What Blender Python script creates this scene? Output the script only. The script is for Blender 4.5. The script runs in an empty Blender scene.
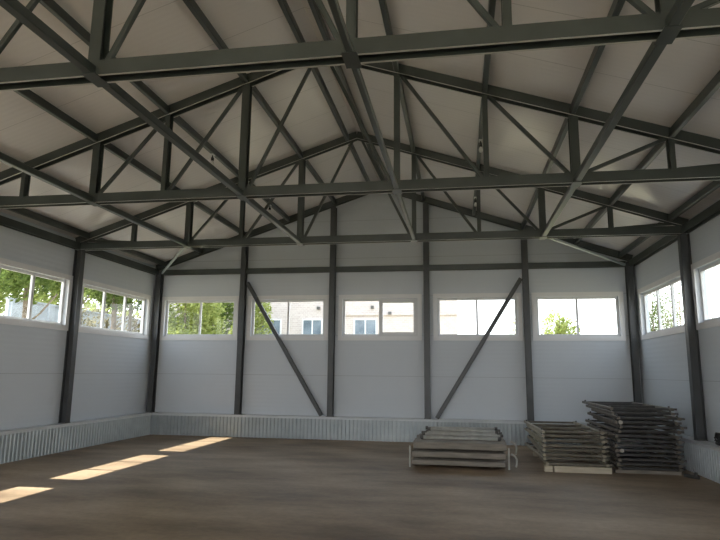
import bpy, bmesh, math, random
from mathutils import Vector, Matrix
random.seed(7)
SC = bpy.context.scene
COL = SC.collection

# ---------------------------------------------------------------- materials
def mat(name):
    m = bpy.data.materials.new(name); m.use_nodes = True
    nt = m.node_tree; b = nt.nodes['Principled BSDF']
    return m, nt, b

def nd(nt, t, **kw):
    n = nt.nodes.new(t)
    for k, v in kw.items(): setattr(n, k, v)
    return n

def noisy(name, c1, c2, scale=6.0, rough=.6, metal=0.0, bump=0.0, detail=5, stretch=(1, 1, 1), spec=.5, obj=False):
    m, nt, b = mat(name)
    tc = nd(nt, 'ShaderNodeTexCoord')
    mp = nd(nt, 'ShaderNodeMapping'); mp.inputs['Scale'].default_value = stretch
    nt.links.new(tc.outputs['Object'], mp.inputs['Vector'])
    n = nd(nt, 'ShaderNodeTexNoise'); n.inputs['Scale'].default_value = scale; n.inputs['Detail'].default_value = detail
    nt.links.new(mp.outputs['Vector'], n.inputs['Vector'])
    r = nd(nt, 'ShaderNodeValToRGB')
    r.color_ramp.elements[0].position = .3; r.color_ramp.elements[0].color = (*c1, 1)
    r.color_ramp.elements[1].position = .7; r.color_ramp.elements[1].color = (*c2, 1)
    nt.links.new(n.outputs['Fac'], r.inputs['Fac'])
    nt.links.new(r.outputs['Color'], b.inputs['Base Color'])
    b.inputs['Roughness'].default_value = rough; b.inputs['Metallic'].default_value = metal
    b.inputs['Specular IOR Level'].default_value = spec
    if bump:
        bp = nd(nt, 'ShaderNodeBump'); bp.inputs['Strength'].default_value = bump; bp.inputs['Distance'].default_value = .01
        nt.links.new(n.outputs['Fac'], bp.inputs['Height']); nt.links.new(bp.outputs['Normal'], b.inputs['Normal'])
    return m

def seam_panel(name, base, axis, offset, pitch, rib, rough=.45, seam=.72, tint=None):
    """painted sandwich panels: a joint every pitch metres along axis, fine rolled ribs between"""
    m, nt, b = mat(name)
    tc = nd(nt, 'ShaderNodeTexCoord')
    sx = nd(nt, 'ShaderNodeSeparateXYZ'); nt.links.new(tc.outputs['Object'], sx.inputs[0])
    def M(op, a, bb=None, c=None):
        n = nd(nt, 'ShaderNodeMath', operation=op)
        for i, v in enumerate((a, bb, c)):
            if v is None: continue
            if isinstance(v, (int, float)): n.inputs[i].default_value = v
            else: nt.links.new(v, n.inputs[i])
        return n.outputs[0]
    co = sx.outputs[axis]
    t = M('FRACT', M('DIVIDE', M('SUBTRACT', co, offset), pitch))
    d = M('ABSOLUTE', M('SUBTRACT', t, .5))                 # .5 at the joint
    j = M('GREATER_THAN', d, .5 - .006 / pitch)
    mx = nd(nt, 'ShaderNodeMix', data_type='RGBA')
    ns = nd(nt, 'ShaderNodeTexNoise'); ns.inputs['Scale'].default_value = 1.3; ns.inputs['Detail'].default_value = 3
    nt.links.new(tc.outputs['Object'], ns.inputs['Vector'])
    mz = nd(nt, 'ShaderNodeMix', data_type='RGBA')
    nt.links.new(ns.outputs['Fac'], mz.inputs['Factor'])
    mz.inputs['A'].default_value = (*base, 1); mz.inputs['B'].default_value = (*(tint or [c * .93 for c in base]), 1)
    nt.links.new(j, mx.inputs['Factor'])
    nt.links.new(mz.outputs['Result'], mx.inputs['A'])
    mx.inputs['B'].default_value = (*[c * seam for c in base], 1)
    nt.links.new(mx.outputs['Result'], b.inputs['Base Color'])
    b.inputs['Roughness'].default_value = rough
    w = M('SINE', M('MULTIPLY', co, 2 * math.pi / rib))
    bp = nd(nt, 'ShaderNodeBump'); bp.inputs['Strength'].default_value = .12; bp.inputs['Distance'].default_value = .004
    nt.links.new(w, bp.inputs['Height']); nt.links.new(bp.outputs['Normal'], b.inputs['Normal'])
    return m

M_STEEL = noisy('steel_paint', (.038, .047, .043), (.057, .068, .063), 3.0, .33, spec=.6)
M_LIP = noisy('painted_highlight_lip', (.48, .48, .45), (.60, .60, .57), 5.0, .35)  # paler than the steel paint: edge highlight put into the colour
M_COLUMN = noisy('column_paint', (.046, .050, .054), (.068, .072, .075), 3.0, .4)
M_WALL = seam_panel('wall_panel', (.60, .64, .685), 2, .54, 1.0, .1)
M_CEIL = seam_panel('ceiling_panel', (.85, .82, .82), 1, .3, 1.0, .1, rough=.24)
M_TRIM = noisy('white_flashing', (.74, .74, .75), (.80, .80, .80), 2.0, .4)
M_PVC = noisy('white_pvc', (.66, .66, .66), (.70, .70, .70), 2.0, .35)
M_ZINC = noisy('galvanised_sheet', (.35, .39, .41), (.43, .47, .48), 4.0, .38, .3)
M_CAP = noisy('plinth_flashing', (.52, .55, .57), (.60, .63, .64), 3.0, .35)
M_TIMBER = noisy('weathered_timber', (.17, .15, .125), (.28, .25, .21), 9.0, .8, bump=.3, stretch=(.3, 3, 3))
M_PALE = noisy('pale_timber', (.42, .37, .27), (.56, .50, .39), 9.0, .8, bump=.3, stretch=(.3, 3, 3))
M_TUBE = noisy('grey_scaffold_paint', (.33, .32, .28), (.46, .45, .41), 7.0, .5)
M_RAILA = noisy('dusty_scaffold_rail', (.22, .195, .14), (.38, .34, .26), 8.0, .6)
M_BARA = noisy('dusty_scaffold_bar', (.08, .071, .052), (.18, .16, .12), 8.0, .6)
M_RAILB = noisy('brown_scaffold_rail', (.09, .077, .06), (.18, .155, .125), 8.0, .6)
M_BARB = noisy('dark_scaffold_bar', (.026, .025, .024), (.065, .061, .058), 8.0, .55)
M_COUPLER = noisy('coupler_metal', (.05, .05, .045), (.12, .11, .10), 20.0, .5)
M_CAPLIGHT = noisy('pale_cap', (.28, .26, .23), (.36, .34, .30), 9.0, .6)
M_RUBBER = noisy('black_rubber', (.012, .012, .012), (.03, .03, .03), 9.0, .6)
M_BULB = noisy('bulb_glass', (.75, .75, .72), (.85, .85, .82), 5.0, .2)
M_BARK = noisy('bark', (.10, .075, .05), (.20, .16, .12), 8.0, .9, bump=.5)
M_GLASSD = noisy('dark_window_glass', (.10, .13, .16), (.22, .26, .30), 2.0, .1)
M_FENCE = noisy('pale_fence', (.42, .45, .50), (.52, .55, .60), 2.5, .6)

def floor_mat():
    m, nt, b = mat('dusty_concrete')
    tc = nd(nt, 'ShaderNodeTexCoord')
    mp = nd(nt, 'ShaderNodeMapping'); mp.inputs['Scale'].default_value = (.55, 1.25, 1); mp.inputs['Rotation'].default_value = (0, 0, .25)
    nt.links.new(tc.outputs['Object'], mp.inputs['Vector'])
    n1 = nd(nt, 'ShaderNodeTexNoise'); n1.inputs['Scale'].default_value = .75; n1.inputs['Detail'].default_value = 6; n1.inputs['Roughness'].default_value = .6
    n2 = nd(nt, 'ShaderNodeTexNoise'); n2.inputs['Scale'].default_value = 14; n2.inputs['Detail'].default_value = 6
    nt.links.new(mp.outputs['Vector'], n1.inputs['Vector']); nt.links.new(tc.outputs['Object'], n2.inputs['Vector'])
    r = nd(nt, 'ShaderNodeValToRGB'); e = r.color_ramp.elements
    e[0].position = .32; e[0].color = (.130, .086, .050, 1); e[1].position = .68; e[1].color = (.385, .285, .19, 1)
    nt.links.new(n1.outputs['Fac'], r.inputs['Fac'])
    r2 = nd(nt, 'ShaderNodeValToRGB'); e = r2.color_ramp.elements
    e[0].position = .35; e[0].color = (.86, .86, .86, 1); e[1].position = .65; e[1].color = (1, 1, 1, 1)
    nt.links.new(n2.outputs['Fac'], r2.inputs['Fac'])
    mx = nd(nt, 'ShaderNodeMix', data_type='RGBA', blend_type='MULTIPLY'); mx.inputs['Factor'].default_value = 1
    nt.links.new(r.outputs['Color'], mx.inputs['A']); nt.links.new(r2.outputs['Color'], mx.inputs['B'])
    nt.links.new(mx.outputs['Result'], b.inputs['Base Color'])
    b.inputs['Roughness'].default_value = .52; b.inputs['Specular IOR Level'].default_value = .25
    bp = nd(nt, 'ShaderNodeBump'); bp.inputs['Strength'].default_value = .25; bp.inputs['Distance'].default_value = .01
    nt.links.new(n2.outputs['Fac'], bp.inputs['Height']); nt.links.new(bp.outputs['Normal'], b.inputs['Normal'])
    return m
M_FLOOR = floor_mat()
M_GROUND = noisy('outdoor_grass', (.24, .21, .13), (.34, .30, .20), .6, .95)

def glass_mat():
    m = bpy.data.materials.new('window_glass'); m.use_nodes = True; nt = m.node_tree; nt.nodes.clear()
    o = nd(nt, 'ShaderNodeOutputMaterial'); t = nd(nt, 'ShaderNodeBsdfTransparent'); g = nd(nt, 'ShaderNodeBsdfGlossy')
    g.inputs['Roughness'].default_value = .02; t.inputs['Color'].default_value = (.93, .95, .95, 1)
    f = nd(nt, 'ShaderNodeFresnel'); f.inputs['IOR'].default_value = 1.35
    x = nd(nt, 'ShaderNodeMixShader'); ge = nd(nt, 'ShaderNodeNewGeometry'); iv = nd(nt, 'ShaderNodeMath', operation='SUBTRACT'); iv.inputs[0].default_value = 1
    mu = nd(nt, 'ShaderNodeMath', operation='MULTIPLY'); nt.links.new(ge.outputs['Backfacing'], iv.inputs[1])
    nt.links.new(f.outputs[0], mu.inputs[0]); nt.links.new(iv.outputs[0], mu.inputs[1])      # reflect at the outer surface only
    nt.links.new(mu.outputs[0], x.inputs[0]); nt.links.new(t.outputs[0], x.inputs[1]); nt.links.new(g.outputs[0], x.inputs[2])
    nt.links.new(x.outputs[0], o.inputs['Surface']); return m
M_GLASS = glass_mat()

def leaf_mat(name, a, b_, tr=.45):
    m = bpy.data.materials.new(name); m.use_nodes = True; nt = m.node_tree; nt.nodes.clear()
    o = nd(nt, 'ShaderNodeOutputMaterial'); d = nd(nt, 'ShaderNodeBsdfDiffuse'); t = nd(nt, 'ShaderNodeBsdfTranslucent')
    tc = nd(nt, 'ShaderNodeTexCoord'); n = nd(nt, 'ShaderNodeTexNoise'); n.inputs['Scale'].default_value = 4.0; n.inputs['Detail'].default_value = 4
    nt.links.new(tc.outputs['Object'], n.inputs['Vector'])
    r = nd(nt, 'ShaderNodeValToRGB'); e = r.color_ramp.elements
    e[0].position = .35; e[0].color = (*a, 1); e[1].position = .65; e[1].color = (*b_, 1)
    nt.links.new(n.outputs['Fac'], r.inputs['Fac'])
    nt.links.new(r.outputs['Color'], d.inputs['Color']); nt.links.new(r.outputs['Color'], t.inputs['Color'])
    x = nd(nt, 'ShaderNodeMixShader'); x.inputs[0].default_value = tr
    nt.links.new(d.outputs[0], x.inputs[1]); nt.links.new(t.outputs[0], x.inputs[2]); nt.links.new(x.outputs[0], o.inputs['Surface']); return m
M_LEAF = leaf_mat('green_leaves', (.065, .10, .025), (.17, .22, .065))
M_LEAFY = leaf_mat('yellow_green_leaves', (.21, .26, .065), (.43, .47, .18))
M_LEAFD = leaf_mat('dry_leaves', (.16, .14, .07), (.30, .27, .15))

def brick_mat():
    m, nt, b = mat('pale_brick')
    tc = nd(nt, 'ShaderNodeTexCoord'); mp = nd(nt, 'ShaderNodeMapping'); mp.inputs['Rotation'].default_value = (math.pi / 2, 0, 0)
    br = nd(nt, 'ShaderNodeTexBrick'); br.inputs['Scale'].default_value = 2.6
    br.inputs['Color1'].default_value = (.46, .39, .355, 1); br.inputs['Color2'].default_value = (.53, .46, .42, 1); br.inputs['Mortar'].default_value = (.60, .55, .51, 1)
    br.inputs['Mortar Size'].default_value = .02
    nt.links.new(tc.outputs['Object'], mp.inputs['Vector']); nt.links.new(mp.outputs['Vector'], br.inputs['Vector'])
    nt.links.new(br.outputs['Color'], b.inputs['Base Color']); b.inputs['Roughness'].default_value = .9; return m
M_BRICK = brick_mat()

# ---------------------------------------------------------------- mesh helpers
class MB:
    def __init__(s): s.bm = bmesh.new()
    def box(s, lo, hi, M=None):
        x0, y0, z0 = lo; x1, y1, z1 = hi
        v = [Vector(p) for p in ((x0, y0, z0), (x1, y0, z0), (x1, y1, z0), (x0, y1, z0), (x0, y0, z1), (x1, y0, z1), (x1, y1, z1), (x0, y1, z1))]
        if M is not None: v = [M @ p for p in v]
        v = [s.bm.verts.new(p) for p in v]
        for f in ((0, 3, 2, 1), (4, 5, 6, 7), (0, 1, 5, 4), (1, 2, 6, 5), (2, 3, 7, 6), (3, 0, 4, 7)): s.bm.faces.new([v[i] for i in f])
        return s
    def prism(s, prof, p0, p1, n):
        """extrude a closed 2D profile (u along n, v along n x dir) from p0 to p1"""
        p0, p1 = Vector(p0), Vector(p1); d = (p1 - p0).normalized(); n = Vector(n); n = (n - d * n.dot(d)).normalized(); w = d.cross(n)
        r = [[s.bm.verts.new(p + n * u + w * v) for u, v in prof] for p in (p0, p1)]
        k = len(prof)
        for i in range(k): s.bm.faces.new((r[0][i], r[0][(i + 1) % k], r[1][(i + 1) % k], r[1][i]))
        s.bm.faces.new(r[0][::-1]); s.bm.faces.new(r[1]); return s
    def hsec(s, p0, p1, n, h=.14, w=.16, tf=.020, tw=.01, up=0.0, lip=0):
        """H section: two flanges of height h facing along n, a web between them"""
        a, f, t = w / 2, h / 2, tw / 2; g = a - tf
        prof = [(-a, -f), (-g, -f), (-g, up - t), (g, up - t), (g, -f), (a, -f), (a, f), (g, f), (g, up + t), (-g, up + t), (-g, f), (-a, f)]
        s.prism(prof, p0, p1, n)
        if lip:                                   # lower flange lips carry a painted highlight line (second material)
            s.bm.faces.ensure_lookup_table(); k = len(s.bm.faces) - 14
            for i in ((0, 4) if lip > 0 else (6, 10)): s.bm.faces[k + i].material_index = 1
        return s
    def bar(s, p0, p1, n, a, b, r=.0):
        a /= 2; b /= 2
        if r: prof = [(-a + r, -b), (a - r, -b), (a, -b + r), (a, b - r), (a - r, b), (-a + r, b), (-a, b - r), (-a, -b + r)]
        else: prof = [(-a, -b), (a, -b), (a, b), (-a, b)]
        return s.prism(prof, p0, p1, n)
    def tube(s, p0, p1, r, k=10):
        d = (Vector(p1) - Vector(p0)).normalized(); n = Vector((0, 0, 1)) if abs(d.z) < .9 else Vector((1, 0, 0))
        return s.prism([(r * math.cos(2 * math.pi * i / k), r * math.sin(2 * math.pi * i / k)) for i in range(k)], p0, p1, n)
    def path(s, pts, r, k=8):
        pts = [Vector(p) for p in pts]; rings = []
        for i, p in enumerate(pts):
            d = (pts[min(i + 1, len(pts) - 1)] - pts[max(i - 1, 0)]).normalized()
            n = d.orthogonal().normalized() if i == 0 else (n - d * n.dot(d)).normalized()
            w = d.cross(n)
            rings.append([s.bm.verts.new(p + n * (r * math.cos(2 * math.pi * j / k)) + w * (r * math.sin(2 * math.pi * j / k))) for j in range(k)])
        for a, b in zip(rings, rings[1:]):
            for j in range(k): s.bm.faces.new((a[j], a[(j + 1) % k], b[(j + 1) % k], b[j]))
        s.bm.faces.new(rings[0][::-1]); s.bm.faces.new(rings[-1]); return s
    def lathe(s, prof, c, k=12):
        c = Vector(c); rings = [[s.bm.verts.new(c + Vector((r * math.cos(2 * math.pi * j / k), r * math.sin(2 * math.pi * j / k), z))) for j in range(k)] for r, z in prof]
        for a, b in zip(rings, rings[1:]):
            for j in range(k): s.bm.faces.new((a[j], a[(j + 1) % k], b[(j + 1) % k], b[j]))
        s.bm.faces.new(rings[0][::-1]); s.bm.faces.new(rings[-1]); return s
    def build(s, name, m, parent=None, smooth=False, loc=None):
        bmesh.ops.recalc_face_normals(s.bm, faces=s.bm.faces)
        me = bpy.data.meshes.new(name); s.bm.to_mesh(me); s.bm.free(); me.materials.append(m)
        if smooth:
            for p in me.polygons: p.use_smooth = True
        o = bpy.data.objects.new(name, me); COL.objects.link(o)
        if loc is not None: o.location = loc
        if parent is not None: o.parent = parent
        return o

def tag(o, label=None, cat=None, group=None, kind=None):
    if label: o['label'] = label
    if cat: o['category'] = cat
    if group: o['group'] = group
    o['kind'] = kind or 'thing'
    return o
def thing(name, label, cat, loc=(0, 0, 0), group=None, rz=0):
    o = bpy.data.objects.new(name, None); o.empty_display_size = .1; COL.objects.link(o); o.location = loc; o.rotation_euler = (0, 0, rz)
    return tag(o, label, cat, group)
def copy_tree(o, parent=None):
    c = o.copy(); COL.objects.link(c)
    if parent is not None: c.parent = parent
    for ch in o.children: copy_tree(ch, c)
    return c

# ---------------------------------------------------------------- dimensions
XI = 6.12            # inner face of the long walls
YI = .05             # inner face of the gable wall
TH = .16             # panel thickness
ZP = .54             # top of plinth
SL = 2.017 / 6.0     # roof slope
zb = lambda x: 4.31 + SL * (6 - abs(x))      # underside of the rafters
zc = lambda x: zb(x) + .15                   # underside of the ceiling panels
YT = [-3.45, -6.69, -10.30]                  # trusses
YREAR = -20.6
BAYS = [(0, -3.45), (-3.45, -6.69), (-6.69, -10.30), (-10.30, -13.75), (-13.75, -17.2), (-17.2, -20.6)]
NODE = [-4.8, -3.57, -2.4, -1.15, 1.15, 2.4, 3.58, 4.8]
PXN = ['leftmost', 'second from left', 'third from left', 'fourth from left']

# ---------------------------------------------------------------- setting: shell
def slab_with_holes(name, us, zs, holes, place, m, top=None):
    """wall slab: cells of a grid (u, z) with holes; place(u, z, t) gives the point, t = 0 inner / 1 outer face"""
    bm = bmesh.new(); cache = {}
    def V(i, j, t):
        k = (i, j, t)
        if k not in cache: cache[k] = bm.verts.new(place(us[i], zs[j], t))
        return cache[k]
    def solid(i, j):
        if i < 0 or j < 0 or i >= len(us) - 1 or j >= len(zs) - 1: return False
        u = (us[i] + us[i + 1]) / 2; z = (zs[j] + zs[j + 1]) / 2
        return not any(a < u < b and c < z < d for a, b, c, d in holes)
    for i in range(len(us) - 1):
        for j in range(len(zs) - 1):
            if not solid(i, j): continue
            for t in (0, 1): bm.faces.new((V(i, j, t), V(i + 1, j, t), V(i + 1, j + 1, t), V(i, j + 1, t)))
            for (di, dj, e) in ((-1, 0, ((i, j), (i, j + 1))), (1, 0, ((i + 1, j), (i + 1, j + 1))), (0, -1, ((i, j), (i + 1, j))), (0, 1, ((i, j + 1), (i + 1, j + 1)))):
                if not solid(i + di, j + dj):
                    (a, b), (c, d) = e
                    bm.faces.new((V(a, b, 0), V(c, d, 0), V(c, d, 1), V(a, b, 1)))
    if top: top(bm)
    bmesh.ops.recalc_face_normals(bm, faces=bm.faces)
    me = bpy.data.meshes.new(name); bm.to_mesh(me); bm.free(); me.materials.append(m)
    o = bpy.data.objects.new(name, me); COL.objects.link(o); o['kind'] = 'structure'
    return o

def grid(lo, hi, holes, a, b):
    s = {lo, hi}
    for h in holes: s.add(h[a]); s.add(h[b])
    return sorted(s)

ZW0, ZW1 = 2.58, 3.425     # daylight opening of the windows
FR = .055                   # frame width
END_WIN = [(-5.77, -3.91), (-3.33, -1.475), (-.895, .91), (1.515, 3.34), (3.90, 5.69)]
SIDE_WIN = [(-3.06, -.42), (-6.35, -3.67), (-9.95, -7.0), (-13.45, -10.6), (-16.9, -14.05), (-20.2, -17.5)]

def hole(w): return (w[0] - FR, w[1] + FR, ZW0 - FR, ZW1 + FR)

ZT = zc(XI) - .01
hs = [hole(w) for w in END_WIN]
slab = slab_with_holes('wall_back', grid(-XI - TH, XI + TH, hs, 0, 1), grid(0, ZT, hs, 2, 3), hs, lambda u, z, t: (u, YI + t * TH, z), M_WALL)
MB().prism([(-XI, ZT), (XI, ZT), (0, zc(0) - .01)], (0, YI, 0), (0, YI + TH, 0), (1, 0, 0)) if False else None
g = MB()
tri = [(-XI, ZT), (XI, ZT), (0, zc(0) - .012)]
a = [g.bm.verts.new((x, YI, z)) for x, z in tri]; b = [g.bm.verts.new((x, YI + TH, z)) for x, z in tri]
g.bm.faces.new(a); g.bm.faces.new(b[::-1])
for i in range(3): g.bm.faces.new((a[i], a[(i + 1) % 3], b[(i + 1) % 3], b[i]))
go = g.build('gable', M_WALL, slab); go['kind'] = 'structure'
hs = [hole(w) for w in SIDE_WIN]
for sgn, nm in ((-1, 'wall_left'), (1, 'wall_right')):
    slab_with_holes(nm, grid(YREAR - TH, YI, hs, 0, 1), grid(0, ZT, hs, 2, 3), hs, lambda u, z, t: (sgn * (XI + t * TH), u, z), M_WALL)
# rear wall, behind the viewer: a wide open gateway
gate = [(-5.2, 5.2, -.1, 4.0)]
rw = slab_with_holes('wall_rear', [-XI, -5.2, 5.2, XI], [0, 4.0, ZT], [(-5.2, 5.2, -.1, 4.0)], lambda u, z, t: (u, YREAR - t * TH, z), M_WALL)
g = MB()
a = [g.bm.verts.new((x, YREAR, z)) for x, z in tri]; b = [g.bm.verts.new((x, YREAR - TH, z)) for x, z in tri]
g.bm.faces.new(a); g.bm.faces.new(b[::-1])
for i in range(3): g.bm.faces.new((a[i], a[(i + 1) % 3], b[(i + 1) % 3], b[i]))
go = g.build('gable', M_WALL, rw); go['kind'] = 'structure'

tag(MB().box((-XI, YREAR - TH, -.2), (XI, YI, 0)).build('floor', M_FLOOR), kind='structure')
# ceiling: two slopes of roof panel
g = MB(); y0, y1 = YREAR - .35, YI + .45
for s in (-1, 1):
    e = 6.55
    P = [(0, zc(0)), (s * e, zc(e)), (s * e, zc(e) + .15), (0, zc(0) + .15)]
    a = [g.bm.verts.new((x, y0, z)) for x, z in P]; b = [g.bm.verts.new((x, y1, z)) for x, z in P]
    g.bm.faces.new(a); g.bm.faces.new(b)
    for i in range(4): g.bm.faces.new((a[i], a[(i + 1) % 4], b[(i + 1) % 4], b[i]))
tag(g.build('ceiling', M_CEIL), kind='structure')

# plinth of profiled sheet with a flashing on top
def plinth(name, p0, p1, inward):
    """corrugated sheet from p0 to p1 (floor line), inward = unit vector into the hall"""
    p0, p1, n = Vector(p0), Vector(p1), Vector(inward); L = (p1 - p0).length; d = (p1 - p0) / L
    bm = bmesh.new(); pts = []; t = 0; pit = .095
    while t < L:
        for f, o_ in ((0, 0), (.30, 0), (.42, .022), (.88, .022)):
            if t + f * pit < L: pts.append(p0 + d * (t + f * pit) + n * o_)
        t += pit
    pts.append(p1)
    lo = [bm.verts.new(p) for p in pts]; hi = [bm.verts.new(p + Vector((0, 0, ZP - .012))) for p in pts]
    for i in range(len(pts) - 1): bm.faces.new((lo[i], lo[i + 1], hi[i + 1], hi[i]))
    bk = [bm.verts.new(p - n * .18 + Vector((0, 0, z))) for p in (p0, p1) for z in (0, ZP - .012)]
    bm.faces.new((bk[0], bk[2], bk[3], bk[1]))
    me = bpy.data.meshes.new(name); bm.to_mesh(me); bm.free(); me.materials.append(M_ZINC)
    o = bpy.data.objects.new(name, me); COL.objects.link(o); o['kind'] = 'structure'
    c = MB()
    q0, q1 = p0 + n * .025, p1 + n * .025
    for aa, bb, z0, z1 in ((0, .235, ZP - .012, ZP), (0, .012, ZP - .055, ZP - .012)):
        v = [q0 - n * aa, q1 - n * aa, q1 - n * bb, q0 - n * bb]
        lo_ = [c.bm.verts.new(p + Vector((0, 0, z0))) for p in v]; hi_ = [c.bm.verts.new(p + Vector((0, 0, z1))) for p in v]
        c.bm.faces.new(lo_[::-1]); c.bm.faces.new(hi_)
        for i in range(4): c.bm.faces.new((lo_[i], lo_[(i + 1) % 4], hi_[(i + 1) % 4], hi_[i]))
    cc = c.build('flashing', M_CAP, o); cc['kind'] = 'structure'
plinth('baseboard_back', (-6.1, -.17, 0), (6.1, -.17, 0), (0, -1, 0))
plinth('baseboard_left', (-5.90, YREAR, 0), (-5.90, -.197, 0), (1, 0, 0))
plinth('baseboard_right', (5.90, YREAR, 0), (5.90, -.197, 0), (-1, 0, 0))

# windows
WN = [0]
def window(P, u0, u1, mull, sash=None, mw=.024):
    """P(u, z, t): t metres out from the inner wall face"""
    WN[0] += 1
    r = bpy.data.objects.new('window_%d' % WN[0], None); COL.objects.link(r); r['kind'] = 'structure'
    def bx(mb, ua, ub, za, zb_, ta, tb):
        A = P(ua, za, ta); B = P(ub, zb_, tb)
        mb.box([min(a, b) for a, b in zip(A, B)], [max(a, b) for a, b in zip(A, B)])
    f = MB(); e = FR - .001
    bx(f, u0 - e, u0, ZW0 - e, ZW1 + e, .06, .10); bx(f, u1, u1 + e, ZW0 - e, ZW1 + e, .06, .10)
    bx(f, u0, u1, ZW0 - e, ZW0, .06, .10); bx(f, u0, u1, ZW1, ZW1 + e, .06, .10)
    f.build('frame', M_PVC, r)['kind'] = 'structure'
    for m in mull:
        q = MB(); bx(q, m - mw, m + mw, ZW0, ZW1, .055, .105); q.build('mullion', M_PVC, r)['kind'] = 'structure'
    if sash:
        a, b, w = sash; q = MB()
        bx(q, a, a + w, ZW0, ZW1, .035, .10); bx(q, b - w, b, ZW0, ZW1, .035, .10); bx(q, a + w, b - w, ZW0, ZW0 + w, .035, .10); bx(q, a + w, b - w, ZW1 - w, ZW1, .035, .10)
        q.build('sash', M_PVC, r)['kind'] = 'structure'
    q = MB(); bx(q, u0, u1, ZW0, ZW1, .077, .083); q.build('pane', M_GLASS, r)['kind'] = 'structure'
    t = MB(); o1, o2 = .012, .105
    for ua, ub, za, zz in ((u0 - FR - o2, u0 - FR, ZW0 - FR - o2, ZW1 + FR + o2), (u1 + FR, u1 + FR + o2, ZW0 - FR - o2, ZW1 + FR + o2), (u0 - FR, u1 + FR, ZW0 - FR - o2, ZW0 - FR), (u0 - FR, u1 + FR, ZW1 + FR, ZW1 + FR + o2)):
        bx(t, ua, ub, za, zz, -.028, -.001)
    t.build('trim', M_TRIM, r)['kind'] = 'structure'
for i, (a, b) in enumerate(END_WIN):
    mid = (a + b) / 2
    window(lambda u, z, t: (u, YI + t, z), a, b, [mid], sash=(mid + .024, b, .05) if i == 2 else None)
for sgn in (-1, 1):
    for k, (a, b) in enumerate(SIDE_WIN):
        if sgn == 1 and k == 0: b = -.42
        w = b - a; n = 3
        window(lambda u, z, t: (sgn * (XI + t), u, z), a, b, [a + w / 3, a + 2 * w / 3], mw=.032)

# ---------------------------------------------------------------- steelwork
def gusset(parent, x, y, z, w=.16):
    return MB().box((x - w / 2, y - .125, z - .008), (x + w / 2, y + .125, z)).build('gusset_plate', M_STEEL, parent)

def truss(Y, label):
    r = thing('roof_truss', label, 'roof truss', (0, Y, 4.16), 'steel roof trusses')
    L = lambda x, z: (x, 0, z - 4.16)
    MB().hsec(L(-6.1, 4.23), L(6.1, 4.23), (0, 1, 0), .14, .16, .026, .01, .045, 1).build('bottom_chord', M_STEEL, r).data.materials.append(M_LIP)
    for s in (-1, 1):
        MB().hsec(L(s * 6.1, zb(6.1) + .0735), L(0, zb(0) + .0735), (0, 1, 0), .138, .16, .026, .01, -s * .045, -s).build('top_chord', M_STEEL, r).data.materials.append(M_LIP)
    for x in NODE:
        w = .115 if abs(x) in (3.57, 3.58, 1.15) else .07
        if x == 1.15: w = .08
        MB().hsec(L(x, 4.30), L(x, zb(x) + .01), (0, 1, 0), w, .12, .012).build('post', M_STEEL, r)
    dg = []
    for s in (-1, 1):
        dg += [(s * 5.85, zb(5.85), s * 4.86, 4.30), (s * 3.66, 4.30, s * 4.74, zb(4.74)), (s * 3.5, 4.30, s * 2.46, zb(2.46)), (s * 2.34, 4.30, s * 1.22, zb(1.22)), (s * 1.06, 4.30, s * .1, zb(.1))]
    for a, za, b, zz in dg:
        MB().bar(L(a, za), L(b, zz), (0, 1, 0), .05, .05, .006).build('diagonal', M_STEEL, r)
    for x in (-3.57, -1.15, 1.15, 3.58): gusset(r, x, 0, 0, .13)
    return r
truss(-10.30, 'dark steel roof truss nearest the camera, crossing the top of the view')
truss(-6.69, 'middle of the three dark steel roof trusses, over the second columns from the end wall')
truss(-3.45, 'dark steel roof truss closest to the end wall, resting on the first side columns')

def hcol(x, y, z1, label, n, w=.16, group='end wall columns'):
    r = thing('steel_column', label, 'column', (x, y, ZP), group)
    MB().hsec((0, 0, .012), (0, 0, z1 - ZP), n, .14, w, .012, .01).build('shaft', M_COLUMN, r)
    MB().box((-.084, -.084, 0), (.084, .084, .012)).build('base_plate', M_COLUMN, r)
YC = -.065
XW = [-3.6, -1.2, 1.2, 3.6]
hcol(-5.985, YC, zb(6) - .03, 'dark steel corner column where the end wall meets the left wall', (0, 1, 0))
hcol(5.985, YC, zb(6) - .03, 'dark steel corner column where the end wall meets the right wall', (0, 1, 0))
hcol(-3.6, YC, zb(3.6) - .032, 'dark end wall column with a brace leaving its top, by the leaf-filled window', (0, 1, 0))
hcol(-1.2, YC, zb(1.2) - .032, 'dark end wall column with the left brace ending at its foot', (0, 1, 0))
hcol(1.2, YC, zb(1.2) - .032, 'dark end wall column behind the low wide stack of beams', (0, 1, 0))
hcol(3.6, YC, zb(3.6) - .032, 'dark end wall column rising behind the shorter scaffold pile', (0, 1, 0))
for s, nm in ((-1, 'left'), (1, 'right')):
    hcol(s * 6.03, -3.45, 4.155, 'dark steel column on the %s wall between its two visible windows' % nm, (1, 0, 0), .16, 'side wall columns')
    hcol(s * 6.03, -6.69, 4.155, 'dark steel column under the %s end of the middle roof truss' % nm, (1, 0, 0), .16, 'side wall columns')
    hcol(s * 6.03, -10.30, 4.155, 'dark steel column under the %s end of the nearest roof truss' % nm, (1, 0, 0), .16, 'side wall columns')

# gable rafters
for s, nm in ((-1, 'left'), (1, 'right')):
    o = MB().hsec((s * 6.06, 0, zb(6.06) + .0735), (s * .03, 0, zb(.03) + .0735), (0, 1, 0), .138, .16).build('gable_rafter', M_STEEL, loc=(0, YC, 0))
    tag(o, 'dark steel rafter along the %s slope of the end wall gable' % nm, 'rafter', 'gable rafters')
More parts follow.
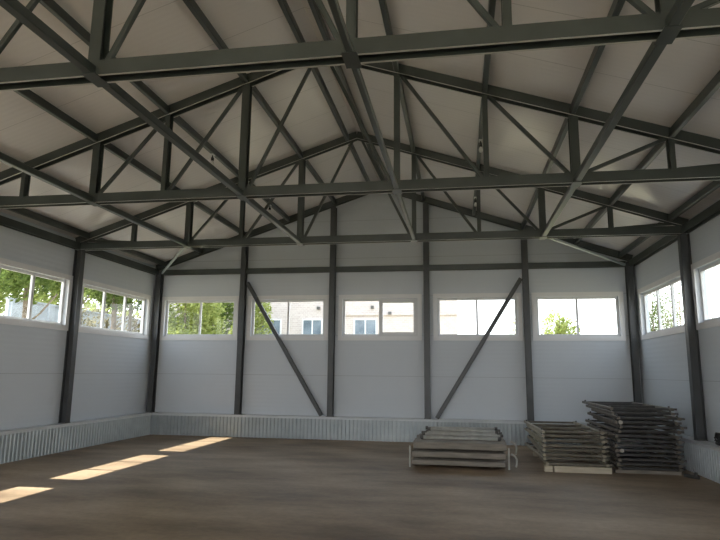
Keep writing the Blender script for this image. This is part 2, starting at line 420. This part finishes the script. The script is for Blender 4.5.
# beam across the end wall, in lengths between the columns
xs = [-5.985, -3.6, -1.2, 1.2, 3.6, 5.985]
wh = ['over the leaf-filled window', 'over the window crossed by the left brace', 'over the middle window', 'over the window crossed by the right brace', 'over the end window beside the right corner']
for i in range(5):
    o = MB().hsec((xs[i] + .0725, 0, 0), (xs[i + 1] - .0725, 0, 0), (0, 1, 0), .13, .14).build('wall_girt', M_STEEL, loc=(0, YC, 4.23)); o.name = 'horizontal_girt'
    tag(o, 'horizontal steel girt between end wall columns, ' + wh[i], 'girt', 'end wall girts')
# diagonal braces on the end wall
for s, nm, foot in ((-1, 'left', 'leaf-filled window'), (1, 'right', 'shorter scaffold pile')):
    p0 = Vector((s * 3.49, 0, 3.92)); p1 = Vector((s * 1.42, 0, ZP + .02))
    o = MB().bar(p0, p1, (0, 1, 0), .08, .10, .01).build('diagonal_brace', M_COLUMN, loc=(0, YC - .01, 0))
    tag(o, 'slanting steel brace on the end wall, leaning from the column by the ' + foot, 'brace', 'end wall braces')
# eave beams
def seg_name(y0):
    return {-.15: 'in the end wall bay', -3.45: 'in the middle bay', -6.69: 'in the bay nearest the camera'}[y0]
for s, nm in ((-1, 'left'), (1, 'right')):
    for y0, y1 in ((-.15, -3.45), (-3.45, -6.69), (-6.69, -10.30)):
        a = y0 - (.09 if y0 != -.15 else .0); b = y1 + .09
        o = MB().hsec((0, a, 0), (0, b, 0), (1, 0, 0), .14, .13).build('eave_beam', M_STEEL, loc=(s * 6.035, 0, 4.225))
        tag(o, 'dark steel eave beam on top of the %s wall, ' % nm + seg_name(y0), 'beam', 'eave beams')
# roof purlins framed between the trusses, flush with the rafters
PUR = [(-5.8, 'lowest'), (-4.8, 'second'), (-3.57, 'third'), (-2.4, 'fourth'), (-1.15, 'fifth'), (-.19, 'ridge')]
BAY = [(YC, -3.45, 'end wall bay'), (-3.45, -6.69, 'middle bay'), (-6.69, -10.30, 'bay nearest the camera')]
for s, nm in ((-1, 'left'), (1, 'right')):
    for x, w in PUR:
        x = s * abs(x)
        for y0, y1, bn in BAY:
            hgt = .12; zz = zc(abs(x) + .06) - .004 - hgt / 2
            o = MB().bar((0, y0 - .085, 0), (0, y1 + .085, 0), (1, 0, 0), .07, hgt, .008).build('roof_purlin', M_STEEL, loc=(x, 0, zz))
            if w == 'ridge': lb = 'steel purlin just %s of the roof ridge, %s' % (nm, bn)
            elif w == 'lowest': lb = 'lowest steel purlin at the %s eave, %s' % (nm, bn)
            else: lb = '%s steel purlin up from the %s eave, %s' % (w, nm, bn)
            tag(o, lb, 'purlin', 'roof purlins')
# tie beams between the bottom chords
TB = [(-3.45, -6.69, 'between the two farther roof trusses'), (-6.69, -10.30, 'between the middle and nearest roof trusses'), (-10.30, -13.6, 'coming over the camera to the nearest roof truss')]
for x, nm in ((-3.57, 'leftmost'), (-1.15, 'second from left'), (1.15, 'third from left'), (3.58, 'rightmost')):
    for y0, y1, bn in TB:
        tw_ = .06 if x == 1.15 else .085
        o = MB().bar((0, y0 - .0805, 0), (0, y1 + .0805, 0), (1, 0, 0), tw_, tw_, .008).build('tie_beam', M_STEEL, loc=(x, 0, 4.1605 + tw_ / 2))
        tag(o, '%s horizontal tie beam %s' % (nm, bn), 'tie beam', 'tie beams between trusses')
for s, nm in ((-1, 'left'), (1, 'right')):
    o = MB().bar((s * 3.68, -3.345, 0), (s * 5.87, -.175, 0), (0, 0, 1), .05, .05, .006).build('corner_brace', M_ZINC, loc=(0, 0, 4.20))
    tag(o, 'level galvanised brace from the farthest truss to the back %s corner' % nm, 'brace', 'corner braces')
# lamps under the purlins at mid bay
def lamp(x, y, label, first=[None]):
    loc = (x, y, zc(abs(x) + .06) - .128)
    if first[0]: r = copy_tree(first[0]); r.location = loc; r['label'] = label; return
    r = thing('bulb_lamp', label, 'lamp', loc, 'bare bulb lamps'); first[0] = r
    MB().box((-.03, -.05, -.02), (.03, .05, 0)).build('mounting_plate', M_PVC, r)
    MB().lathe([(.012, -.02), (.012, -.06), (.026, -.065), (.028, -.115), (.022, -.12)], (0, 0, 0)).build('socket', M_RUBBER, r, True)
    MB().lathe([(.016, -.12), (.022, -.135), (.034, -.165), (.036, -.185), (.028, -.21), (.008, -.222)], (0, 0, 0)).build('bulb', M_BULB, r, True)
for x, nm in ((-2.4, 'left'), (2.4, 'right')):
    for y, bn in ((-1.72, 'in the bay at the end wall'), (-5.05, 'in the middle bay'), (-8.5, 'in the bay nearest the camera')):
        lamp(x, y, 'small bare bulb lamp under the %s roof slope, %s' % (nm, bn))

# ---------------------------------------------------------------- low wide stack of beams
PX0, PX1 = 1.13, 2.74
def beam_row(z, h, ys, tier, dx, mats):
    for i, y in enumerate(ys):
        a = PX0 + dx + random.uniform(-.02, .02); b = PX1 + dx + random.uniform(-.03, .02)
        o = MB().bar((-(b - a) / 2, 0, h / 2), ((b - a) / 2, 0, h / 2), (0, 1, 0), .105, h, .008).build('timber_beam', mats, loc=((a + b) / 2, y, z))
        if i == 0: tag(o, 'front weathered beam of the %s tier in the low wide stack' % tier, 'beam', 'beams in the low wide stack')
        else: tag(o, 'weathered beam in the %s tier of the low wide stack, behind its front one' % tier, 'beam', 'beams in the %s tier of the low wide stack' % tier)
def bearers(z, h, xs_, where):
    for i, x in enumerate(xs_):
        o = MB().box((-.05, -.60, 0), (.05, .62, h)).build('timber_bearer', M_TIMBER, loc=(x, -3.06, z))
        tag(o, '%s crosswise bearer block %s the low wide stack' % ('left' if i == 0 else 'right', where), 'bearer', 'bearers of the low wide stack')
YS = [-3.90 + .185 * i for i in range(9)]
bearers(0, .048, (1.33, 2.52), 'on the floor under')
beam_row(.049, .082, YS, 'bottom', 0, M_TIMBER)
bearers(.132, .046, (1.30, 2.60), 'over the bottom tier of')
beam_row(.179, .093, YS, 'middle', .0, M_TIMBER)
bearers(.274, .045, (1.31, 2.58), 'over the middle tier of')
beam_row(.32, .11, [-3.88 + .115 * i for i in range(13)], 'top', .02, M_TIMBER)
# stakes at the ends
for i, (x, y) in enumerate(((1.085, -3.9), (2.79, -3.86))):
    o = MB().bar((0, 0, 0), (0, 0, .36), (1, 0, 0), .03, .03, .004).build('end_stake', M_TUBE, loc=(x, y, 0))
    tag(o, 'short upright stake at the %s front corner of the low wide stack' % ('left' if i == 0 else 'right'), 'stake', 'stakes of the low wide stack')
# loose poles with couplings on top
def pole(p0, p1, r, label):
    p0, p1 = Vector(p0), Vector(p1); c = (p0 + p1) / 2
    t = thing('scaffold_pole', label, 'pole', c, 'poles on the low wide stack')
    MB().tube(p0 - c, p1 - c, r).build('tube', M_TUBE, t, True)
    d = (p1 - p0).normalized()
    for e, s in ((p0, -1), (p1, 1)):
        q = e - c + d * s * .004
        MB().tube(q, q + d * s * .05, r * 1.35, 8).build('end_coupling', M_COUPLER, t)
zt = .4305
specs = []
for i in range(7):
    y = -3.50 + i * .162; specs.append((1.28 + random.uniform(-.03, .05), y, zt + .0285, 2.62 + random.uniform(-.05, .05), y + random.uniform(-.05, .05), zt + .0285))
for i, s_ in enumerate(specs):
    pole(s_[:3], s_[3:], .021, ('front pale pole of the lower layer on the low wide stack' if i == 0 else 'pale pole in the lower layer on the low wide stack, behind the front one'))
for i in range(5):
    y = -3.36 + i * .22; z = zt + .0865
    pole((1.33 + .02 * i, y, z), (2.66 + random.uniform(-.04, .04), y + random.uniform(-.07, .07), z), .021, 'pale grey pole in the upper layer on the low wide stack')
pole((1.42, -3.1, zt + .149), (2.60, -3.34, zt + .149), .025, 'thick pale pole lying skewed on top of the low wide stack, front end right')
pole((1.36, -2.85, zt + .149), (2.62, -2.72, zt + .149), .025, 'thick pale pole lying skewed on top of the low wide stack, farther back')
# bent hooks hanging at the right end
for i, (y, z) in enumerate(((-3.70, .450), (-3.70, .237))):
    pts = [(.0 + .10 * math.sin(a), 0, .10 * math.cos(a) - .10 - (max(0, a - 1.6) * .10)) for a in [k * .24 for k in range(10)]]
    o = MB().path(pts, .018).build('bent_hook', M_TUBE, smooth=True, loc=(2.835, y, z))
    tag(o, '%s bent tube curling out at the right end of the low wide stack' % ('upper' if i == 0 else 'lower'), 'bent tube', 'bent tubes of the low wide stack')

# ---------------------------------------------------------------- scaffold frame piles
ORD = ['bottom', 'second', 'third', 'fourth', 'fifth', 'sixth', 'seventh', 'eighth', 'ninth', 'tenth', 'eleventh', 'twelfth', 'thirteenth', 'fourteenth', 'fifteenth', 'sixteenth']
def make_frame(W, D, mr, mbx, cap=False):
    """flat frame, front left corner at the origin, going +x and +y"""
    r = bpy.data.objects.new('frame_scaffold', None); COL.objects.link(r)
    for x in (.025, W - .025):
        q = MB().bar((x, -.04, .024), (x, D, .024), (1, 0, 0), .05, .046, .008).build('side_rail', mr, r)
    for k, y in enumerate((.03, D * .34, D * .66, D - .05)):
        MB().bar((.052, y, .024), (W + .05, y, .024), (0, 1, 0), .042, .036, .006).build('cross_bar', mbx, r) if False else MB().bar((.052, y, .024), (W - .052, y, .024), (0, 1, 0), .042, .036, .006).build('cross_bar', mbx, r)
    MB().bar((W + .002, .06, .024), (W + .075, .06, .024), (0, 1, 0), .036, .034, .006).build('locking_stub', mbx, r)
    for y in (.12, D - .2):
        for x in (.025, W - .025): MB().tube((x, y, .0472), (x, y, .0745), .016, 8).build('stacking_pin', M_COUPLER, r)
    return r
PIT = .0755
pa = None
for i in range(8):
    if pa is None: pa = o = make_frame(1.02, 2.15, M_RAILA, M_BARA)
    else: o = copy_tree(pa)
    o.location = (3.37 + random.uniform(-.035, .035) - (.04 if i > 5 else 0), -3.86 + random.uniform(-.06, .06), .105 + i * PIT)
    o.rotation_euler = (0, 0, random.uniform(-.04, .04))
    nm = 'topmost' if i == 7 else ORD[i] + (' from the floor' if i else '')
    tag(o, '%s dusty scaffold frame in the shorter pile on the pale timber sleeper' % nm.replace('bottom', 'lowest'), 'scaffold frame', 'frames in the shorter scaffold pile')
pb = None
for i in range(14):
    if pb is None: pb = o = make_frame(1.0, 2.3, M_RAILB, M_BARB)
    else: o = copy_tree(pb)
    dx = 0 if i < 8 else (.09 if i < 12 else -.02)
    o.location = (4.55 + dx * .8 + random.uniform(-.03, .03) - (.06 if i > 9 else 0), -3.86 + random.uniform(-.05, .05), .062 + i * PIT)
    o.rotation_euler = (0, 0, random.uniform(-.03, .03))
    if i in (4, 10): MB().tube((.10, .009, .024), (.10, -.04, .024), .033, 14).build('end_cap', M_CAPLIGHT, o)['label'] = 'pale round cap'
    nm = 'topmost' if i == 13 else ORD[i] + (' from the floor' if i else '')
    tag(o, '%s dark scaffold frame in the tall pile near the right wall' % nm.replace('bottom', 'lowest'), 'scaffold frame', 'frames in the tall scaffold pile')
o = MB().box((-.46, -.055, 0), (.46, .055, .10)).build('timber_sleeper', M_PALE, loc=(3.99, -3.87, 0)); tag(o, 'pale timber sleeper on the floor under the front of the shorter scaffold pile', 'sleeper')
o = MB().box((-.065, -.07, 0), (.065, .07, .10)).build('timber_block', M_PALE, loc=(3.44, -3.83, 0)); tag(o, 'short timber block left of the pale sleeper under the shorter pile', 'block')
o = MB().box((-.5, -.055, 0), (.5, .055, .10)).build('timber_sleeper', M_PALE, loc=(3.92, -1.95, 0)); tag(o, 'timber sleeper on the floor under the back of the shorter scaffold pile', 'sleeper')
for i, y in enumerate((-3.72, -1.8)):
    o = MB().box((-.52, -.05, 0), (.52, .05, .055)).build('timber_bearer', M_TIMBER, loc=(5.06, y, 0)); tag(o, 'dark timber bearer on the floor under the %s of the tall scaffold pile' % ('front' if i == 0 else 'back'), 'bearer')
o = thing('loose_rail', 'short dark rail sticking out at the right foot of the tall scaffold pile', 'rail', (5.35, -3.93, 0.001))
MB().bar((.22, .0, .025), (.36, -.20, .025), (0, 0, 1), .05, .05, .006).build('bar', M_BARB, o)
MB().bar((.33, -.17, .051), (.33, -.17, .10), (1, 0, 0), .04, .04, .006).build('stub', M_BARB, o)
# cable coil on the plinth ledge
pts = []
for k in range(90):
    a = k / 90 * 2 * math.pi * 4; rr = .085 + .012 * math.sin(k * 1.7)
    pts.append((.03 * math.sin(k * .9), rr * math.cos(a), .10 + rr * math.sin(a) + .0))
o = MB().path(pts, .012, 6).build('cable_coil', M_RUBBER, smooth=True, loc=(5.97, -4.36, ZP + .012)); tag(o, 'black cable coil leaning on the plinth ledge by the right wall', 'cable')

# ---------------------------------------------------------------- outside
tag(MB().box((-60, -60, -.5), (60, 60, -.22)).build('ground', M_GROUND), kind='structure')

def foliage_mesh(name, blobs, n, size, m, parent):
    vs, fs = [], []
    tot = sum(b[3] * b[4] * b[5] for b in blobs)
    for (cx, cy, cz, rx, ry, rz) in blobs:
        k = int(n * rx * ry * rz / tot)
        for _ in range(k):
            d = Vector((random.gauss(0, 1), random.gauss(0, 1), random.gauss(0, 1))).normalized() * random.uniform(.35, 1.0) ** .6
            p = Vector((cx + d.x * rx, cy + d.y * ry, cz + d.z * rz))
            a = Vector((random.gauss(0, 1), random.gauss(0, 1), random.gauss(0, 1))).normalized(); b = a.orthogonal().normalized(); c = a.cross(b)
            s = size * random.uniform(.6, 1.3); i = len(vs)
            vs += [p - b * s, p + c * s * .5 + a * s * .15, p + b * s, p - c * s * .5 + a * s * .15]; fs.append((i, i + 1, i + 2, i + 3))
    me = bpy.data.meshes.new(name); me.from_pydata([tuple(v) for v in vs], [], fs); me.materials.append(m)
    o = bpy.data.objects.new(name, me); COL.objects.link(o); o.parent = parent; return o
def tree(x, y, h, rad, label, m, n=2600, size=.09, low=.25, kind='tree', group=None, tk=1.0):
    r = thing('leafy_' + kind, label, kind, (x, y, -.22), group)
    blobs = []
    for k in range(9):
        a = k * 2.4; q = rad * .55 * (1 if k else 0); t = low + (1 - low) * (.12 + .76 * ((k * 5) % 9) / 9)
        blobs.append((q * math.cos(a), q * math.sin(a), h * t, rad * .6, rad * .6, h * (1 - low) * .24))
    foliage_mesh('foliage', blobs, n, size, m, r)
    tr = MB(); tr.path([(0, 0, 0), (.05, .03, h * .35), (-.04, .05, h * .7), (.0, 0, h * .9)], .07 * tk * h / 5, 7)
    for k in range(6):
        a = k * 2.2; z = h * (low * .6 + .09 * k + .1); q = rad * .75
        tr.path([(0, 0, z), (q * .5 * math.cos(a), q * .5 * math.sin(a), z + .35), (q * math.cos(a), q * math.sin(a), z + .9)], .02 * tk * h / 5, 5)
    tr.build('trunk', M_BARK, r, True)
TG = 'trees outside the left wall'
tree(-10.2, .2, 6.6, 1.3, 'dense green tree outside the nearer left window, at its left', M_LEAF, 4200, .09, .60, group=TG)
tree(-11.0, 3.0, 6.8, 1.15, 'dense green tree outside the nearer left window, at its right', M_LEAF, 3800, .09, .66, group=TG)
tree(-10.9, 5.7, 6.8, 1.15, 'green tree outside the second left window, at its left', M_LEAF, 4200, .085, .64, group=TG)
tree(-12.2, 9.0, 7.0, 1.3, 'sparser green tree outside the second left window, at its right', M_LEAF, 2600, .085, .66, group=TG, tk=.7)
tree(-18.5, 7.2, 8.4, 1.9, 'tall green tree behind the pale fence, seen through the nearer left window', M_LEAFY, 6500, .12, .35, group=TG)
tree(-18.5, 12.2, 8.6, 2.0, 'tall green tree behind the pale fence, left part of the second left window', M_LEAFY, 6000, .12, .35, group=TG)
tree(-18.8, 17.4, 8.6, 2.0, 'tall green tree behind the pale fence, right part of the second left window', M_LEAFY, 3500, .12, .35, group=TG)
for i, (x, y, h, rd) in enumerate(((-12.9, 6.6, 4.5, .62), (-12.9, 8.4, 4.4, .66), (-12.9, 10.7, 4.6, .8))):
    tree(x, y, h, rd, 'brownish shrub below the pale fence, second left window, %s' % ('left', 'middle', 'right')[i], M_LEAFD, 1900, .08, .15, 'shrub', group='shrubs by the pale fence')
f = thing('pale_fence', 'pale bluish solid fence outside the left windows', 'fence', (-14.3, 8.2, -.22))
MB().box((-.06, -3.9, 0), (.06, 9.0, 4.36)).build('panel', M_FENCE, f)
MB().box((-.10, -3.9, 4.36), (.10, 9.0, 4.43)).build('coping', M_FENCE, f)
for k in range(7): MB().box((.061, -3.8 + 2.0 * k, 0), (.13, -3.7 + 2.0 * k, 4.36)).build('post', M_FENCE, f)
# end of the hall: trees left, brick building, bush
tree(-8.05, 5.8, 6.2, 1.35, 'yellow-green tree filling the left end wall window, at its left', M_LEAFY, 8500, .085, .25, group='trees outside the end wall', tk=.5)
tree(-6.65, 8.9, 6.2, .85, 'yellow-green tree filling the left end wall window, at its right', M_LEAFY, 4800, .085, .25, group='trees outside the end wall', tk=.5)
tree(-9.3, 10.6, 7.0, 1.7, 'green tree farther back behind the two trees at the left end wall window', M_LEAF, 5200, .10, .22, group='trees outside the end wall', tk=.5)
tree(5.62, 8.2, 4.15, .72, 'rounded yellow-green bush outside the right end wall window', M_LEAFY, 6500, .06, .3, 'bush')
tree(4.55, 12.6, 4.55, .36, 'small distant shrub seen through the window crossed by the right brace', M_LEAFY, 500, .06, .45, 'shrub')
b = thing('brick_building', 'pale brick building outside the middle end wall windows', 'building', (-5.0, 14.0, -.22))
MB().box((-9, 0, 0), (6.9, 8, 7.6)).build('wall', M_BRICK, b)
MB().box((-9.2, -.2, 7.6), (7.1, 8.2, 7.85)).build('roof', M_FENCE, b)
MB().box((1.3, -.08, 4.62), (6.9, -.001, 4.70)).build('string_course', M_BRICK, b)
for x0, x1 in ((-3.3, -1.85), (-.78, .28), (1.85, 3.02)):
    z0, z1 = 3.55, 4.46
    w = MB()
    for a, c, d, e in ((x0, x0 + .07, z0, z1), (x1 - .07, x1, z0, z1), (x0 + .07, x1 - .07, z0, z0 + .07), (x0 + .07, x1 - .07, z1 - .07, z1), ((x0 + x1) / 2 - .03, (x0 + x1) / 2 + .03, z0 + .07, z1 - .07)):
        w.box((a, -.06, d), (c, -.001, e))
    fr = w.build('window', M_PVC, b)
    MB().box((x0 + .07, -.03, z0 + .07), (x1 - .07, -.002, z1 - .07)).build('glass', M_GLASSD, fr)
for x, z in ((.05, 5.0), (2.78, 5.02), (3.65, 4.72)):
    MB().box((x - .07, -.14, z - .07), (x + .07, -.001, z + .07)).build('wall_lamp', M_COUPLER, b)
# right side: thin trees against the sky
for i, (x, y, h, rd, n) in enumerate(((12.2, 18.7, 6.4, 1.15, 3200), (12.4, 15.4, 6.0, 1.1, 1000), (17.0, 25.5, 9.0, 1.5, 380))):
    tree(x, y, h, rd, 'sparse tree outside the right wall window, %s' % ('at its left edge', 'in its middle pane', 'farthest away')[i], M_LEAF, int(n * 1.8), .06, .3, group='trees outside the right wall', tk=.35)

# ---------------------------------------------------------------- light
W = bpy.data.worlds.new('overcast_bright_sky'); SC.world = W; W.use_nodes = True
nt = W.node_tree; bg = nt.nodes['Background']
tc = nd(nt, 'ShaderNodeTexCoord'); sx = nd(nt, 'ShaderNodeSeparateXYZ'); rp = nd(nt, 'ShaderNodeValToRGB')
nt.links.new(tc.outputs['Generated'], sx.inputs[0]); nt.links.new(sx.outputs['Z'], rp.inputs['Fac'])
e = rp.color_ramp.elements; e[0].position = 0; e[0].color = (1.0, 1.0, 1.0, 1); e[1].position = 1; e[1].color = (.60, .76, 1.0, 1)
nt.links.new(rp.outputs['Color'], bg.inputs['Color']); bg.inputs['Strength'].default_value = 4.5
sl = bpy.data.lights.new('sun', 'SUN'); sl.energy = 19.0; sl.angle = .009; sl.color = (1.0, .93, .82)
so = bpy.data.objects.new('sun', sl); COL.objects.link(so); so.location = (-20, -5, 30)
so.rotation_euler = Vector((1, .02, -1.30)).to_track_quat('-Z', 'Y').to_euler()

# ---------------------------------------------------------------- camera
CX, CY, CZ, YAW, PIT_, ROL, F = 1.9815, -14.6951, 1.6261, -0.1673, 0.1722, 0.0104, 588.4522
fw = Vector((math.sin(YAW) * math.cos(PIT_), math.cos(YAW) * math.cos(PIT_), math.sin(PIT_)))
rt = Vector((math.cos(YAW), -math.sin(YAW), 0)); up = rt.cross(fw)
R = rt * math.cos(ROL) + up * math.sin(ROL); U = up * math.cos(ROL) - rt * math.sin(ROL)
cd = bpy.data.cameras.new('camera'); co = bpy.data.objects.new('camera', cd); COL.objects.link(co)
co.matrix_world = Matrix(((R.x, U.x, -fw.x, CX), (R.y, U.y, -fw.y, CY), (R.z, U.z, -fw.z, CZ), (0, 0, 0, 1)))
cd.sensor_width = 36; cd.sensor_fit = 'HORIZONTAL'; cd.lens = F / 720 * 36; cd.clip_start = .05; cd.clip_end = 300
SC.camera = co
vs = SC.view_settings
vs.view_transform = 'Standard'; vs.look = 'None'; vs.exposure = 0.0; vs.gamma = 1.0; vs.use_curve_mapping = False
SC.cycles.max_bounces = 12; SC.cycles.diffuse_bounces = 8; SC.cycles.transparent_max_bounces = 16
SC.cycles.sample_clamp_indirect = 8.0
